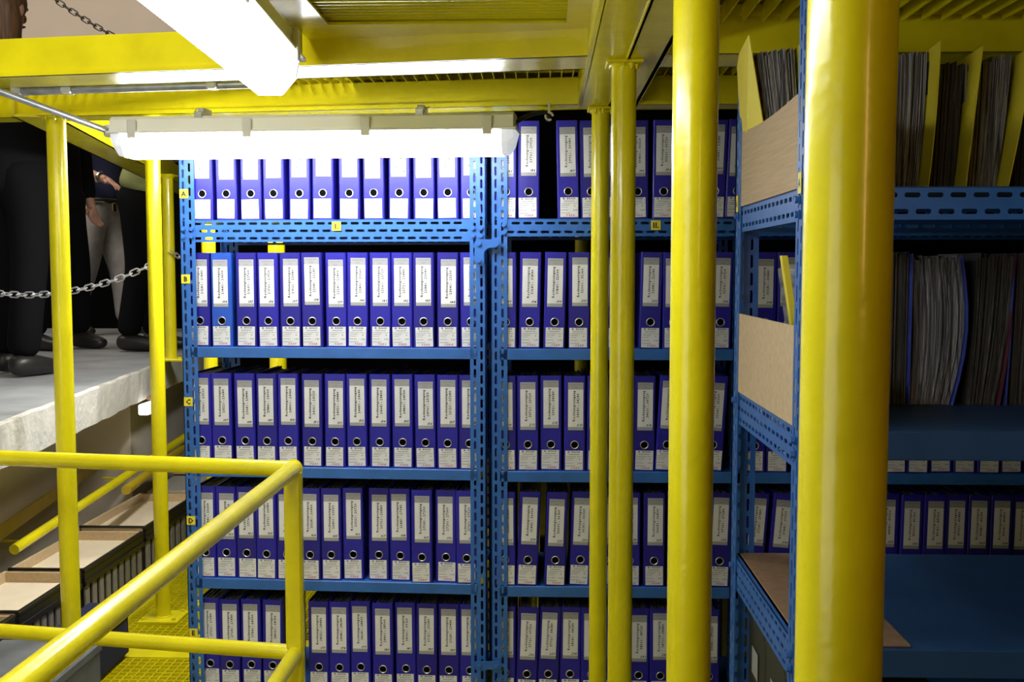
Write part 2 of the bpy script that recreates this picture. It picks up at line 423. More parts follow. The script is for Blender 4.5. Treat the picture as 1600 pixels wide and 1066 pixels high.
wallrail(onwall(22, 859, -.27), onwall(292, 681, -.02 + .04), .021, yellow, 'bright yellow tube handrail on the wall behind the trays')
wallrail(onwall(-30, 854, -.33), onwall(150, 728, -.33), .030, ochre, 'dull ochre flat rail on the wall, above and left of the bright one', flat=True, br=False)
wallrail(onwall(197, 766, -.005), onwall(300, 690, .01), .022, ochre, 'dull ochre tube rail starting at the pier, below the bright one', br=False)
# glowing box added in place of a bright patch of light on the pier
t = thing('glow_box', 'small white glowing box added for a bright patch on the pier beside the column', 'lamp', onwall(233, 637, .03))
MB().bbox(-.02, .03, -.09, .09, -.026, .026, .006).build('housing', mat('pier_glow', (.9, .9, .85, 1), .5, emit=(1, .96, .85, 1), es=1.6), t)
MB().bbox(-.02, .012, .02, .16, .034, .052, .004).build('bracket', hardb, t)
# ---------------------------------------------------------------- trays on the row of slatted cases
TOP = -1.17
def tray_case(y0, y1, xr, w, label, closed=False, top=TOP, rim=.05, n=9):
    t = thing('slatted_case', label, 'display case', (xr, (y0 + y1) / 2, FL)); h = top - FL; L = (y1 - y0) / 2 - .004
    MB().box(-w + .004, -.012, -L, L, .0, h - rim - .006).build('body', dark, t)
    # slats of the side facing the walkway
    sp = 2 * L / n
    sm = MB().bbox(-.010, .0, -sp * .29, sp * .29, .02, h - rim - .02, .002).mesh('slat', slat)
    for i in range(n): obj('slat', sm, t, (0.0, -L + sp * (i + .5), 0))
    MB().bbox(-.012, .008, -L, L, h - rim - .02, h - rim + .005, .003).bbox(-.012, .006, -L, L, h - .018, h, .003).bbox(-.012, .004, -L, L, h - rim + .005, h - .018, .001).build('front_trim', trim_m, t)
    if closed:
        MB().bbox(-w, -.014, -L, L, h - rim, h, .004).build('lid', closedtop, t)
        MB().bbox(-w, -.01, -L - .003, -L + .006, h - rim, h - .006, .002).build('lid_edge', cardboard, t)
    else:
        tr = MB().bbox(-w, -.012, -L, L, h - rim, h - rim + .008, .002).build('tray_floor', cream, t)
        MB().bbox(-w, -w + .010, -L, L, h - rim, h, .002).build('tray_side', chip, t)
        MB().bbox(-w, -.012, L - .010, L, h - rim, h - .002, .002).build('tray_end', chip, t)
        MB().bbox(-w, -.012, -L, -L + .010, h - rim, h, .002).build('tray_end', chip, t)
        MB().bbox(-w - .001, -.0, -L - .002, -L + .012, h - .006, h + .002, .001).build('end_trim', trim_m, t)
    return t
XR = -1.80
tray_case(2.55, 3.36, XR, .28, 'slatted case with an open cream lined tray, nearest at lower left corner')
tray_case(3.38, 3.86, XR, .30, 'slatted case with an open cream tray, second from the near end')
tray_case(3.88, 4.48, XR, .30, 'slatted case with cream tray between the two yellow columns')
tray_case(4.50, 5.20, XR, .30, 'slatted case with bright cream tray and kraft rims behind the column', top=TOP + .012)
tray_case(5.22, 5.62, XR, .27, 'slatted case with a mottled grey lid directly beyond the bright tray', True, top=TOP + .02)
tray_case(5.64, 6.5, XR, .29, 'farthest slatted case with a grey lid and pale kraft edge', True, top=TOP + .07)
# grey crate at the very lower left and a navy folded cover beside it
g = at(45, 1035, 2.95)
t = thing('floor_box', 'dull grey box standing on the floor in the lower left corner', 'box', (-1.53, 3.02, FL))
MB().bbox(-.22, .10, -.17, .17, 0, .29, .006).build('body', mat('grey_box_card', (.16, .17, .18, 1), .7, var=.2, scale=10), t)
MB().bbox(-.225, .105, -.175, .175, .27, .305, .006).build('lid', MATS['grey_box_card'], t)
MB().bbox(.101, .104, -.10, -.03, .05, .2, .001).build('front_label', greyp, t)
t = thing('storage_case', 'dark navy case on the floor between the grey box and the slats', 'case', (-1.695, 3.70, FL))
MB().bbox(-.085, .085, -.16, .16, 0, .19, .02).build('body', navy, t)
MB().bbox(-.088, .088, -.165, .165, .14, .21, .02).build('lid', navy, t)
# ---------------------------------------------------------------- perforated steel parts
UW = .052; TH = .0025
def upright_mesh(h, inner=1, flip=False, d=.045):
    """L profile, front plate in the xz plane (y=0), x from 0 to UW*inner; side plate going back at x=0"""
    mb = MB(); P = .040
    n = int(h / P)
    def col(x0, x1, c, off):
        cells = []; z = 0
        if off: cells.append((x0, x1, 0, off, None)); z = off
        while z + P <= h + 1e-6:
            cells.append((x0, x1, z, z + P, (c - .0040, c + .0040, z + .005, z + P - .006))); z += P
        if z < h - 1e-6: cells.append((x0, x1, z, h, None))
        return cells
    A = col(0, .026, .014, 0) + col(.026, UW, .036, .020)
    mb.slots(0, UW, 0, h, A, lambda u, v, t: (u * inner, t, v), TH)
    B = col(0, .024, .012, .020) + col(.024, d, .034, 0)
    mb.slots(0, d, 0, h, B, lambda u, v, t: (t * inner, u, v), TH)
    return mb
def beam_plate(mb, L, h, rows, mk, P=.038):
    rh = h / rows
    for r_ in range(rows):
        z0 = r_ * rh; off = (r_ % 2) * P / 2; c = z0 + rh / 2; cells = []; x = off
        if off: cells.append((0, off, z0, z0 + rh, None))
        while x + P <= L + 1e-6:
            cells.append((x, x + P, z0, z0 + rh, (x + .005, x + P - .006, c - .0042, c + .0042))); x += P
        if x < L - 1e-6: cells.append((x, L, z0, z0 + rh, None))
        mb.slots(0, L, z0, z0 + rh, cells, mk, TH)
bolt_me = MB().cyl((0, 0, 0), (0, -.002, 0), .0085, 14).cyl((0, -.002, 0), (0, -.008, 0), .0065, 6).mesh('bolt', blue)
def rack_tag(parent, s, x, y, z, size=.030):
    o = MB().bbox(-size / 2, size / 2, -.0012, 0, -size / 2, size / 2, .0004).build('tag_sign', ypaper, parent, loc=(x, y, z))
    m = MB(); text(m, s, size * .78, 0, 0, y=-.0016, bold=True); m.build('lettering', ink, o)
    return o
ZA, ZB, ZC, ZD, ZE = .166, -.258, -.663, -1.050, -1.44
LEV = [ZA, ZB, ZC, ZD, ZE]
def upright_set(t, h, xs, depth):
    up_r = {}
    for (x, inner) in xs:
        key = inner
        if key not in up_r: up_r[key] = upright_mesh(h, inner).mesh('upright', blue)
        obj('upright', up_r[key], t, (x, 0, 0))
        o = obj('upright', up_r[key], t, (x, depth, 0)); o.scale = (1, -1, 1)
def board(t, x0, x1, d, z, lip=.036, name='shelf_board'):
    mb = MB(); mb.bbox(x0, x1, .0015, d - .003, z - .003, z, .001); mb.bbox(x0, x1, .0, .004, z - lip, z, .0015); mb.bbox(x0, x1, d - .005, d - .001, z - lip, z, .0015)
    mb.bbox(x0, x1, .004, .016, z - lip, z - lip + .002, .0005)
    return mb.build(name, blue, t)
def slot_beam(t, x0, x1, y, z1, h, rows, back=1):
    mb = MB(); beam_plate(mb, x1 - x0, h, rows, lambda u, v, tt: (x0 + u, y + tt * back, z1 - h + v))
    mb.bbox(x0, x1, min(y, y + back * .025), max(y, y + back * .025), z1 - .002, z1, .0005)
    return mb.build('slotted_beam', blue, t)
DEP = .42
# left rack
P0 = at(285, 545, 3.40); P1 = at(759, 545, 3.355)
ang1 = math.atan2(P1.y - P0.y, P1.x - P0.x); W1 = math.hypot(P1.y - P0.y, P1.x - P0.x)
HU = .53 + H - .02
rack1 = thing('steel_rack', 'blue slotted steel rack under the glowing lamp, marked with tags A to E', 'rack', (P0.x, P0.y, FL), ang1)
upright_set(rack1, HU - .03, ((0, 1), (W1, -1)), DEP)
slot_beam(rack1, UW * .8, W1 - UW * .8, .003, ZA - FL, .073, 3)
slot_beam(rack1, UW * .8, W1 - UW * .8, DEP - .003, ZA - FL, .073, 3, -1)
for (z, m_) in zip(LEV, range(5)):
    if m_ == 0: MB().bbox(.01, W1 - .01, .006, DEP - .006, z - FL - .004, z - FL, .001).build('shelf_board', blue, rack1)
    else: board(rack1, UW * .5, W1 - UW * .5, DEP, z - FL)
for s, y_ in (('A', 304), ('B', 436), ('C', 626), ('D', 810), ('E', 984)):
    p = at(292, y_, 3.43); rack_tag(rack1, s, .017 + (.0 if s == 'A' else .0), -.0005, p.z - FL)
p = at(527, 354, 3.39); rack_tag(rack1, 'I.', math.hypot(p.x - P0.x, p.y - P0.y), .002, p.z - FL)
for z in (ZA - .03, ZA - .055): 
    for x in (.012, .042, W1 - .040, W1 - .014): obj('bolt', bolt_me, rack1, (x, -.001, z - FL))
# right rack
Q0 = at(768, 545, 3.34); Q1x = 1.78
rack2 = thing('steel_rack', 'long blue slotted steel rack behind the yellow columns, tagged II.', 'rack', (Q0.x, 3.34, FL))
W2 = Q1x - Q0.x; xm = at(1147, 450, 3.34).x - Q0.x
upright_set(rack2, HU - .02, ((0, 1), (W2, -1)), DEP)
obj('upright', upright_mesh(HU - .02, 1, d=.0045).mesh('upright', blue), rack2, (xm, 0, 0))
obj('upright', upright_mesh(HU - .02, 1, d=.0045).mesh('upright', blue), rack2, (xm, DEP, 0))
slot_beam(rack2, UW * .8, W2 - .01, .003, ZA - FL, .057, 2)
slot_beam(rack2, UW * .8, W2 - .01, DEP - .003, ZA - FL, .057, 2, -1)
MB().bbox(.01, W2 - .01, .006, DEP - .006, ZA - FL - .004, ZA - FL, .001).build('shelf_board', blue, rack2)
for z in LEV[1:]: board(rack2, UW * .5, W2 - UW * .5, DEP, z - FL)
p = at(1025, 352, 3.34); rack_tag(rack2, 'II.', p.x - Q0.x, .002, p.z - FL, .031)
for z in (ZA - .02, ZA - .045):
    for x in (.042,): obj('bolt', bolt_me, rack2, (x, -.001, z - FL))
# bracket plates tying the two racks
for i, (py, lab) in enumerate(((383, 'upper blue plate bolted across the gap between the two racks'), (1040, 'lower blue plate bolted across the gap between the two racks'))):
    p = at(765, py, 3.335); t = thing('tie_plate', lab, 'plate', (p.x, 3.326, p.z), 0, 'plates tying the racks together')
    a = .060
    poly = [(-.048, -.052), (-.048, .010), (-.040, .018), (.030, .018), (.036, .012), (.036, -.008), (.0, -.009), (-.010, -.014), (-.018, -.024), (-.018, -.058), (-.028, -.066), (-.040, -.064)]
    if i: poly = [(-.048, -.010), (-.048, .010), (-.040, .018), (.030, .018), (.036, .012), (.036, -.008), (.0, -.009), (-.03, -.012)]
    MB().prism(poly[::-1], -.004, 0, 'y').build('plate_body', blue, t)
    for (bx, bz) in ((-.033, .003), (.024, .002), (-.033, -.052))[:3 if i == 0 else 2]: obj('bolt', bolt_me, t, (bx, -.004, bz))
# ---------------------------------------------------------------- lever arch files
BW, BH, BD = .0700, .315, .285
HR, HZ, HC = .0118, .315 - .228, 16
def spine_mesh(m):
    mb = MB(); w = BW / 2
    # spine front with a round finger hole
    hole = [(math.cos(2 * math.pi * k / HC) * HR, HZ + math.sin(2 * math.pi * k / HC) * HR) for k in range(HC)]
    c = .003
    rect = []
    zc0, zc1 = .0, BH
    def onrect(a):
        dx, dz = math.cos(a), math.sin(a); s_ = 1e9
        if abs(dx) > 1e-6: s_ = min(s_, (w - c) / abs(dx))
        if dz > 1e-6: s_ = min(s_, (HZ + .03 - HZ) / dz)
        if dz < -1e-6: s_ = min(s_, .03 / -dz)
        return (dx * s_, HZ + dz * s_)
    sq = [onrect(2 * math.pi * k / HC) for k in range(HC)]
    v = [(p[0], 0, p[1]) for p in hole] + [(p[0], 0, p[1]) for p in sq] + [(p[0], .004, p[1]) for p in hole]
    f = []
    for k in range(HC):
        l = (k + 1) % HC; f.append((k, HC + k, HC + l, l)); f.append((k, l, 2 * HC + l, 2 * HC + k))
    mb.add(v, f)
    cx = w - c
    # fill the square's corners (the ring polygon cuts them)
    for sx in (-1, 1):
        for sz in (-1, 1):
            pts = [p for p in sq if p[0] * sx > 0 and (p[1] - HZ) * sz > 0]
            pts.sort(key=lambda p: math.atan2((p[1] - HZ) * sz, p[0] * sx))
            cor = (cx * sx, HZ + .03 * sz)
            for a, b in zip(pts[:-1], pts[1:]):
                if abs(a[0] - cor[0]) < 1e-6 and abs(b[1] - cor[1]) < 1e-6: mb.add([(a[0], 0, a[1]), (cor[0], 0, cor[1]), (b[0], 0, b[1])], [(0, 1, 2)])
    mb.add([(-cx, 0, .0), (cx, 0, .0), (cx, 0, HZ - .03), (-cx, 0, HZ - .03)], [(0, 1, 2, 3)])
    mb.add([(-cx, 0, HZ + .03), (cx, 0, HZ + .03), (cx, 0, BH), (-cx, 0, BH)], [(0, 1, 2, 3)])
    for sx in (-1, 1):
        mb.add([(cx * sx, 0, 0), (w * sx, c, 0), (w * sx, c, BH), (cx * sx, 0, BH)], [(0, 1, 2, 3)])
        mb.box(min(sx * w, sx * (w - .003)), max(sx * w, sx * (w - .003)), c, BD, 0, BH)
    mb.box(-w + .003, w - .003, .0035, .0045, 0, HZ - .014); mb.box(-w + .003, w - .003, .0035, .0045, HZ + .014, BH)
    mb.add([(-cx, 0, BH), (cx, 0, BH), (w, c, BH), (-w, c, BH)], [(0, 1, 2, 3)]); mb.add([(-cx, 0, 0), (cx, 0, 0), (w, c, 0), (-w, c, 0)], [(0, 1, 2, 3)])
    mb.box(-w + .003, w - .003, .0045, .030, .0, .0015)
    return mb.mesh('cover', m)
covers = [spine_mesh(cover_a), spine_mesh(cover_b), spine_mesh(cover_c)]
ring_me = MB().tube([(math.cos(a) * .0124, -.0008, HZ + math.sin(a) * .0124) for a in [2 * math.pi * i / 24 for i in range(24)]], .0016, 8, closed=True).mesh('finger_ring', steel, True)
hole_me = MB().cyl((0, .003, HZ), (0, .012, HZ), .0122, 16).mesh('finger_hole', black)
def pages(k):
    random.seed(90 + k); mb = MB(); x = -.029
    while x < .029:
        wd = random.uniform(.0012, .004); mb.box(x, min(x + wd * .75, .030), .012 + random.uniform(0, .004), .26, .006, BH - random.uniform(.006, .014) + (.004 if random.random() < .12 else 0)); x += wd
    return mb.mesh('filed_pages', filed)
page_me = [pages(k) for k in range(4)]
for k in range(4): pass
LZ1, LZ0 = BH - .018, BH - .018 - .158
lab_me = MB().bbox(-.025, .025, -.0008, 0, LZ0, LZ1, .0003).mesh('spine_label', white)
band_me = MB().box(-.0248, .0248, -.0010, -.0008, LZ1 - .023, LZ1).mesh('header_band', greyp)
foot_me = MB().box(-.0248, .0248, -.0010, -.0008, LZ0, LZ0 + .011).mesh('footer_band', greyp)
low_me = MB().bbox(-.029, .029, -.0008, 0, .004, .068, .0003).mesh('lower_label', white)
def low_text(k):
    mb = MB(); y = -.0012
    text(mb, 'BOSCH', .0075, .006, .0640, y=y, bold=True, length=.026)
    ringp = [(-.018 + math.cos(a) * .0032, .0640 + math.sin(a) * .0032) for a in [2 * math.pi * i / 12 for i in range(12)]]
    for i in range(12):
        a, b = ringp[i], ringp[(i + 1) % 12]; c0 = (-.018 + (a[0] + .018) * .66, .0640 + (a[1] - .0640) * .66); d0 = (-.018 + (b[0] + .018) * .66, .0640 + (b[1] - .0640) * .66)
        mb.add([(a[0], y, a[1]), (b[0], y, b[1]), (d0[0], y, d0[1]), (c0[0], y, c0[1])], [(0, 1, 2, 3)])
    for xx in (-.0195, -.0172): mb.box(xx, xx + .0007, y, y + .0002, .0622, .0658)
    mb.box(-.0195, -.0165, y, y + .0002, .0637, .0643)
    random.seed(k)
    def dashes(z, x0, x1, h):
        x = x0
        while x < x1:
            w_ = random.uniform(.0015, .005); mb.box(x, min(x + w_, x1), y, y + .0002, z, z + h, 1); x += w_ + .0012
    dashes(.0545, -.018, .017, .0022); dashes(.0478, -.026, .006, .0016); dashes(.0478, .010, .025, .0014)
    dashes(.0418, -.026, .000, .0018); dashes(.0358, -.026, -.006, .0016); dashes(.0262, -.026, -.003, .0018); dashes(.0165, -.026, .003, .0018)
    text(mb, '0', .0085, .018, .0405, y=y, mi=1, bold=True)
    text(mb, '0,30', .0062, .0185, .0270, y=y, mi=0, length=.013)
    return mb.mesh('lettering', [ink, faint])
low_txt = [low_text(k) for k in range(3)]
def red_text(k):
    mb = MB(); text(mb, '735' + str(k % 10), .0085, .003, .0105, y=-.0012, shear=.2, length=.028); return mb.mesh('red_note', red)
red_me = [red_text(k) for k in range(10)]
def spine_text(n0):
    mb = MB(); y = -.0013
    text(mb, 'RECH./FIBU', .0058, 0, LZ1 - .0065, y=y, mi=1, bold=True, length=.040)
    text(mb, '2005', .0052, 0, LZ1 - .0165, y=y, mi=1, length=.013)
    cz = (LZ1 - .023 + LZ0 + .011) / 2 + .004
    text(mb, 'Rechnungseingang', .0112, -.0062, cz + .003, R(90), y=y, bold=False, length=.102)
    text(mb, '%d - %d' % (n0, n0 + 159), .0110, .0070, cz + .005, R(90), y=y, length=.080)
    text(mb, str((n0 - 1) // 160), .0100, .0120, LZ0 + .0175, y=y, shear=.35, bold=True, length=.017)
    return mb.mesh('lettering', [ink, faint])
FILES = 0
def lever_file(loc, rz, tilt, n0, label, group, cov=0, parts=True):
    global FILES
    FILES += 1
    t = bpy.data.objects.new('lever_arch_file', None); COL.objects.link(t); t.empty_display_size = .03
    t.location = loc; t.rotation_euler = (0, tilt, rz)
    tag(t, label, 'file', group)
    obj('cover', covers[cov], t); obj('filed_pages', page_me[FILES % 4], t); obj('finger_ring', ring_me, t); obj('finger_hole', hole_me, t)
    dz = random.uniform(-.006, .003); dx = random.uniform(-.003, .003); ry = random.uniform(-.015, .015)
    l = obj('spine_label', lab_me, t, (dx, 0, dz)); obj('header_band', band_me, l); obj('footer_band', foot_me, l); obj('lettering', obj_mesh_for(n0), l)
    dx2 = random.uniform(-.003, .003)
    q = obj('lower_label', low_me, t, (dx2, 0, random.uniform(-.001, .001))); q.rotation_euler = (0, random.uniform(-.02, .02), 0)
    obj('lettering', low_txt[FILES % 3], q); obj('red_note', red_me[FILES % 10], q)
    return t
def obj_mesh_for(n0): return spine_text(n0)
ORD = ['first', 'second', 'third', 'fourth', 'fifth', 'sixth', 'seventh', 'eighth', 'ninth', 'tenth', 'eleventh', 'twelfth', 'thirteenth', 'fourteenth', 'fifteenth', 'sixteenth']
def place_row(rack, pxs, z, n_first, skip, group, lab, Yf, width_lo=None, width_hi=None, bright=(), tilts={}, jit=.006, frame=None, dark_c=(), Yoff=.012):
    """pxs: where the finger rings sit along the row; numbers step by 160; skip: indexes after which numbers jump"""
    xs = []
    org, ang = frame
    d = Vector((math.cos(ang), math.sin(ang)))
    for px in pxs:       # intersect sight line with the rack's front line
        rv, fv = _M.col[0], -_M.col[2]; o3 = Vector((org.x, org.y, z + HZ)); d3 = Vector((d.x, d.y, 0)); k_ = (px - 800) / 1600.0
        xs.append((k_ * fv.dot(o3) - rv.dot(o3)) / (rv.dot(d3) - k_ * fv.dot(d3)))
    mid = len(xs) // 2
    gap = BW + .0012
    lo_, hi_ = (.044, W1 - .040) if rack is rack1 else (.044 if xs[0] < .3 else 0, W2 - .04)
    for _ in range(1500):
        xs[0] = max(xs[0], lo_); xs[-1] = min(xs[-1], hi_)
        for i in range(len(xs) - 1):
            need = gap + abs(math.sin(tilts.get(i, 0) - tilts.get(i + 1, 0))) * .04
            if xs[i + 1] - xs[i] < need:
                m_ = (need - (xs[i + 1] - xs[i])) / 2; xs[i] -= m_; xs[i + 1] += m_
    if min(b_ - a_ for a_, b_ in zip(xs, xs[1:])) < BW: print('ROW', group, [round(x, 3) for x in xs])
    n = n_first
    for i, t_ in enumerate(xs):
        n = n_first + 160 * i if not isinstance(n_first, list) else n_first[i]
        yo = Yoff + random.uniform(-jit, jit)
        tl = tilts.get(i, random.uniform(-.008, .008))
        dz = abs(math.sin(tl)) * BW / 2
        hx = math.sin(tl) * HZ          # ring stays where it was measured
        p = org + d * (t_ - hx) + Vector((-d.y, d.x)) * yo
        if lab == 'num': L = 'blue lever arch file reading %d-%d, %s from left, shelf %s of %s' % (n, n + 159, ORD[i], group[15], group[20:])
        else: L = lab % ORD[i]
        lever_file((p.x, p.y, z + dz + .0006), ang, tl, n, L, group, 2 if i in bright else (1 if i in dark_c or random.random() < .3 else 0))
f1 = (Vector((P0.x, P0.y)), ang1); f2 = (Vector((Q0.x, 3.34)), 0)
random.seed(11)
place_row(rack1, [313.8, 351, 389.7, 425.6, 465.6, 503, 544, 582.5, 623, 661, 699, 735.6], ZA, 19201, (), 'files on shelf A of the left rack', '%s blue file from the left on the overexposed top shelf under the lamp', 3.4, frame=f1, jit=.004)
place_row(rack1, [309.7, 344.7, 383, 417.5, 452.5, 487, 523.8, 557, 593, 627, 661, 699, 735], ZB, 21281, (), 'files on shelf B of the left rack', 'num', 3.4, frame=f1, bright=(1,), jit=.005)
place_row(rack1, [314, 345.6, 382.5, 417, 448, 486.6, 522.5, 556, 592, 628, 664, 699, 733], ZC, 23361, (), 'files on shelf C of the left rack', 'num', 3.4, frame=f1, bright=(), jit=.006)
place_row(rack1, [323, 353, 382, 415, 447, 485, 515.6, 550, 590, 624, 659, 696, 729], ZD, 25441, (), 'files on shelf D of the left rack', 'num', 3.4, frame=f1, jit=.010)
place_row(rack1, [328, 357, 391, 425, 499, 529, 561, 598, 633, 666, 702, 732], ZE, [27521, 27681, 27841, 28001, 28321, 28481, 28641, 28801, 28961, 29121, 29281, 29441], (), 'files on shelf E of the left rack', 'num', 3.4, frame=f1, jit=.008)
place_row(rack2, [790, 826, 888, 924, 961, 997, 1037.6, 1078, 1118, 1153, 1197], ZA, 29601, (), 'files on shelf A of the right rack', 'num', 3.34, frame=f2, tilts={2: -.022, 3: -.02, 8: .03, 9: .035, 10: .03}, jit=.004)
place_row(rack2, [790, 827.5, 866.6, 905, 941, 1017, 1053, 1090, 1127, 1197, 1233], ZB, [31521, 31681, 31841, 32001, 32161, 32481, 32641, 32801, 32961, 33281, 33441], (), 'files on shelf B of the right rack', 'num', 3.34, frame=f2, tilts={1: .016, 2: .018, 5: .02, 8: .02}, jit=.004)
place_row(rack2, [790, 824.8, 861, 898, 934, 970, 1007.4, 1043, 1078, 1115, 1180, 1216], ZC, [33601, 33761, 33921, 34081, 34241, 34401, 34561, 34721, 34881, 35041, 35361, 35521], (), 'files on shelf C of the right rack', 'num', 3.34, frame=f2, tilts={7: .05, 8: .05, 9: .06}, jit=.004)
place_row(rack2, [788, 824.6, 867.7, 907, 945, 984, 1022.4, 1060, 1125, 1178, 1218], ZD, [35681, 35841, 36001, 36161, 36321, 36481, 36641, 36801, 37121, 37281, 37441], (), 'files on shelf D of the right rack', 'num', 3.34, frame=f2, tilts={1: .035, 2: .03, 3: .03, 8: .03, 9: .07, 10: .07}, jit=.008)
place_row(rack2, [784, 819, 856, 891, 924, 960, 998, 1032, 1068, 1108], ZE, [37601, 37761, 37921, 38081, 38241, 38401, 38561, 38721, 38881, 39041], (), 'files on shelf E of the right rack', 'num', 3.34, frame=f2, tilts={1: .03, 2: .04, 3: .01}, jit=.008)
place_row(rack2, [1400, 1437, 1475, 1512, 1548, 1586], ZC, [45601 + 160 * k for k in range(6)], (), 'files on shelf C beyond the big column', '%s file from left showing only its lower label beneath near blue shelf', 3.34, frame=f2)
place_row(rack2, [1388, 1424, 1459, 1494, 1529, 1564, 1599], ZD, [48841 + 160 * k for k in range(7)], (), 'files on shelf D beyond the big column', '%s dim file from left, row at far right behind the blue shelf surface', 3.34, frame=f2, tilts={k: .012 for k in range(7)})
# ---------------------------------------------------------------- near right rack (seen from its end)
X3 = .434; Y3a = 1.74; Y3b = 2.345; XE = 1.9
Z1, Z2, Z3, Z4 = .139, -.273, -.652, -1.03
rack3 = thing('steel_rack', 'near blue slotted rack on the right holding paper bundles and cardboard end panels', 'rack', (X3, Y3a, FL))
um = upright_mesh(.48 + H, 1, d=.05)
ume = um.mesh('upright', blue)
obj('upright', ume, rack3, (0, 0, 0)); o = obj('upright', ume, rack3, (0, Y3b - Y3a, 0)); o.scale = (1, -1, 1)
umr = upright_mesh(.48 + H, -1).mesh('upright', blue)
obj('upright', umr, rack3, (XE - X3, 0, 0)); o = obj('upright', umr, rack3, (XE - X3, Y3b - Y3a, 0)); o.scale = (1, -1, 1)
D3 = Y3b - Y3a
for (z, h, rows) in ((Z1, .055, 2), (Z2, .072, 3), (Z3, .072, 3), (Z4, .072, 3)):
    for xx, sg in ((.004, 1), (XE - X3 - .006, 1)):
        mb = MB(); beam_plate(mb, D3 - .02, h, rows, lambda u, v, tt: (xx + tt, .01 + u, z - FL - h + v), P=.034)
        mb.bbox(xx, xx + .022, .01, D3 - .01, z - FL - .002, z - FL, .0005); mb.build('slotted_beam', blue, rack3)
    if z == Z1:
        slot_beam(rack3, .03, XE - X3 - .03, .004, z - FL, h, rows); slot_beam(rack3, .03, XE - X3 - .03, D3 - .004, z - FL, h, rows, -1)
        MB().bbox(.01, XE - X3, .006, D3 - .006, z - FL - .004, z - FL, .001).build('shelf_board', blue_board, rack3)
    else:
        mb = MB(); mb.bbox(.012, XE - X3, .004, D3 - .004, z - FL - .004, z - FL, .001)
        mb.bbox(.03, XE - X3, .0, .005, z - FL - .05, z - FL, .002); mb.bbox(.03, XE - X3, D3 - .005, D3, z - FL - .04, z - FL, .002)
        mb.build('shelf_board', blue_board, rack3)
bm3 = []
for z in (Z1, Z2, Z3):
    for (dy, dz) in ((.025, -.02), (D3 - .03, -.02), (.025, -.045)):
        o = obj('bolt', bolt_me, rack3, (-.001, dy, z - FL + dz)); o.rotation_euler = (0, 0, -math.pi / 2)
for (yy, py) in ((.012, 285), (D3 - .03, 318)):
    o = MB().bbox(-.0012, 0, -.011, .011, -.018, .018, .0003).build('tag_sign', ypaper, rack3, loc=(-.001, yy + .01, at(1250, py, Y3a + yy).z - FL))
    m = MB(); text(m, 'A', .02, 0, 0, y=0, bold=True)
    lo = m.build('lettering', ink, o, loc=(-.0016, 0, 0)); lo.rotation_euler = (0, 0, -math.pi / 2)
# cardboard end panels
def panel(z, h, label, x=.437, drop=0, th=.004, m=cardboard):
    t = thing('end_panel', label, 'board', (x, (Y3a + Y3b) / 2, z)); L = D3 / 2 - .022
    n = 12; poly = [(-L, .001)] + [(L, .001)] + [(L - 2 * L * i / n, h + .012 * math.sin(math.pi * i / n) * drop) for i in range(n + 1)]
    MB().prism(poly, -th / 2, th / 2, 'x').build('sheet', m, t)
    return t
panel(Z1, .165, 'pale cardboard panel closing the end of the upper shelf, top edge bowed', drop=-.8)
panel(Z2, .176, 'brown chipboard panel closing the end of the middle shelf', m=chip)
tag(MB().bbox(0, .185, 0, D3 - .03, 0, .004, .001).build('shelf_liner', hardb, loc=(X3 + .017, Y3a + .01, Z3 + .0006)), 'brown hardboard sheet lying along the left end of the lower shelf', 'board')
tag(MB().bbox(0, .165, 0, D3 - .03, 0, .004, .001).build('shelf_liner', chip, loc=(X3 + .017, Y3a + .01, Z4 + .0006)), 'chipboard sheet on the lowest shelf at the bottom edge of the photo', 'board')
for i in range(3):
    t = thing('archive_box', ['dark olive box standing nearest on the bottom shelf of the near rack', 'dark olive box in the middle of the bottom shelf', 'dark olive box at the back of the bottom shelf'][i], 'box', (X3 + .13, Y3a + .13 + i * .185, Z4 + .006), 0, 'dark boxes on the bottom shelf')
    MB().bbox(-.09, .14, -.085, .085, 0, .27, .004).build('body', mat('olive_box%d' % i, (.035, .035, .02, 1), .7), t)
    MB().bbox(-.093, .143, -.088, .088, .23, .275, .003).build('lid', MATS['olive_box%d' % i], t)
    MB().bbox(-.0935, -.093, -.03, .03, .12, .18, .0002).build('front_label', greyp, t)
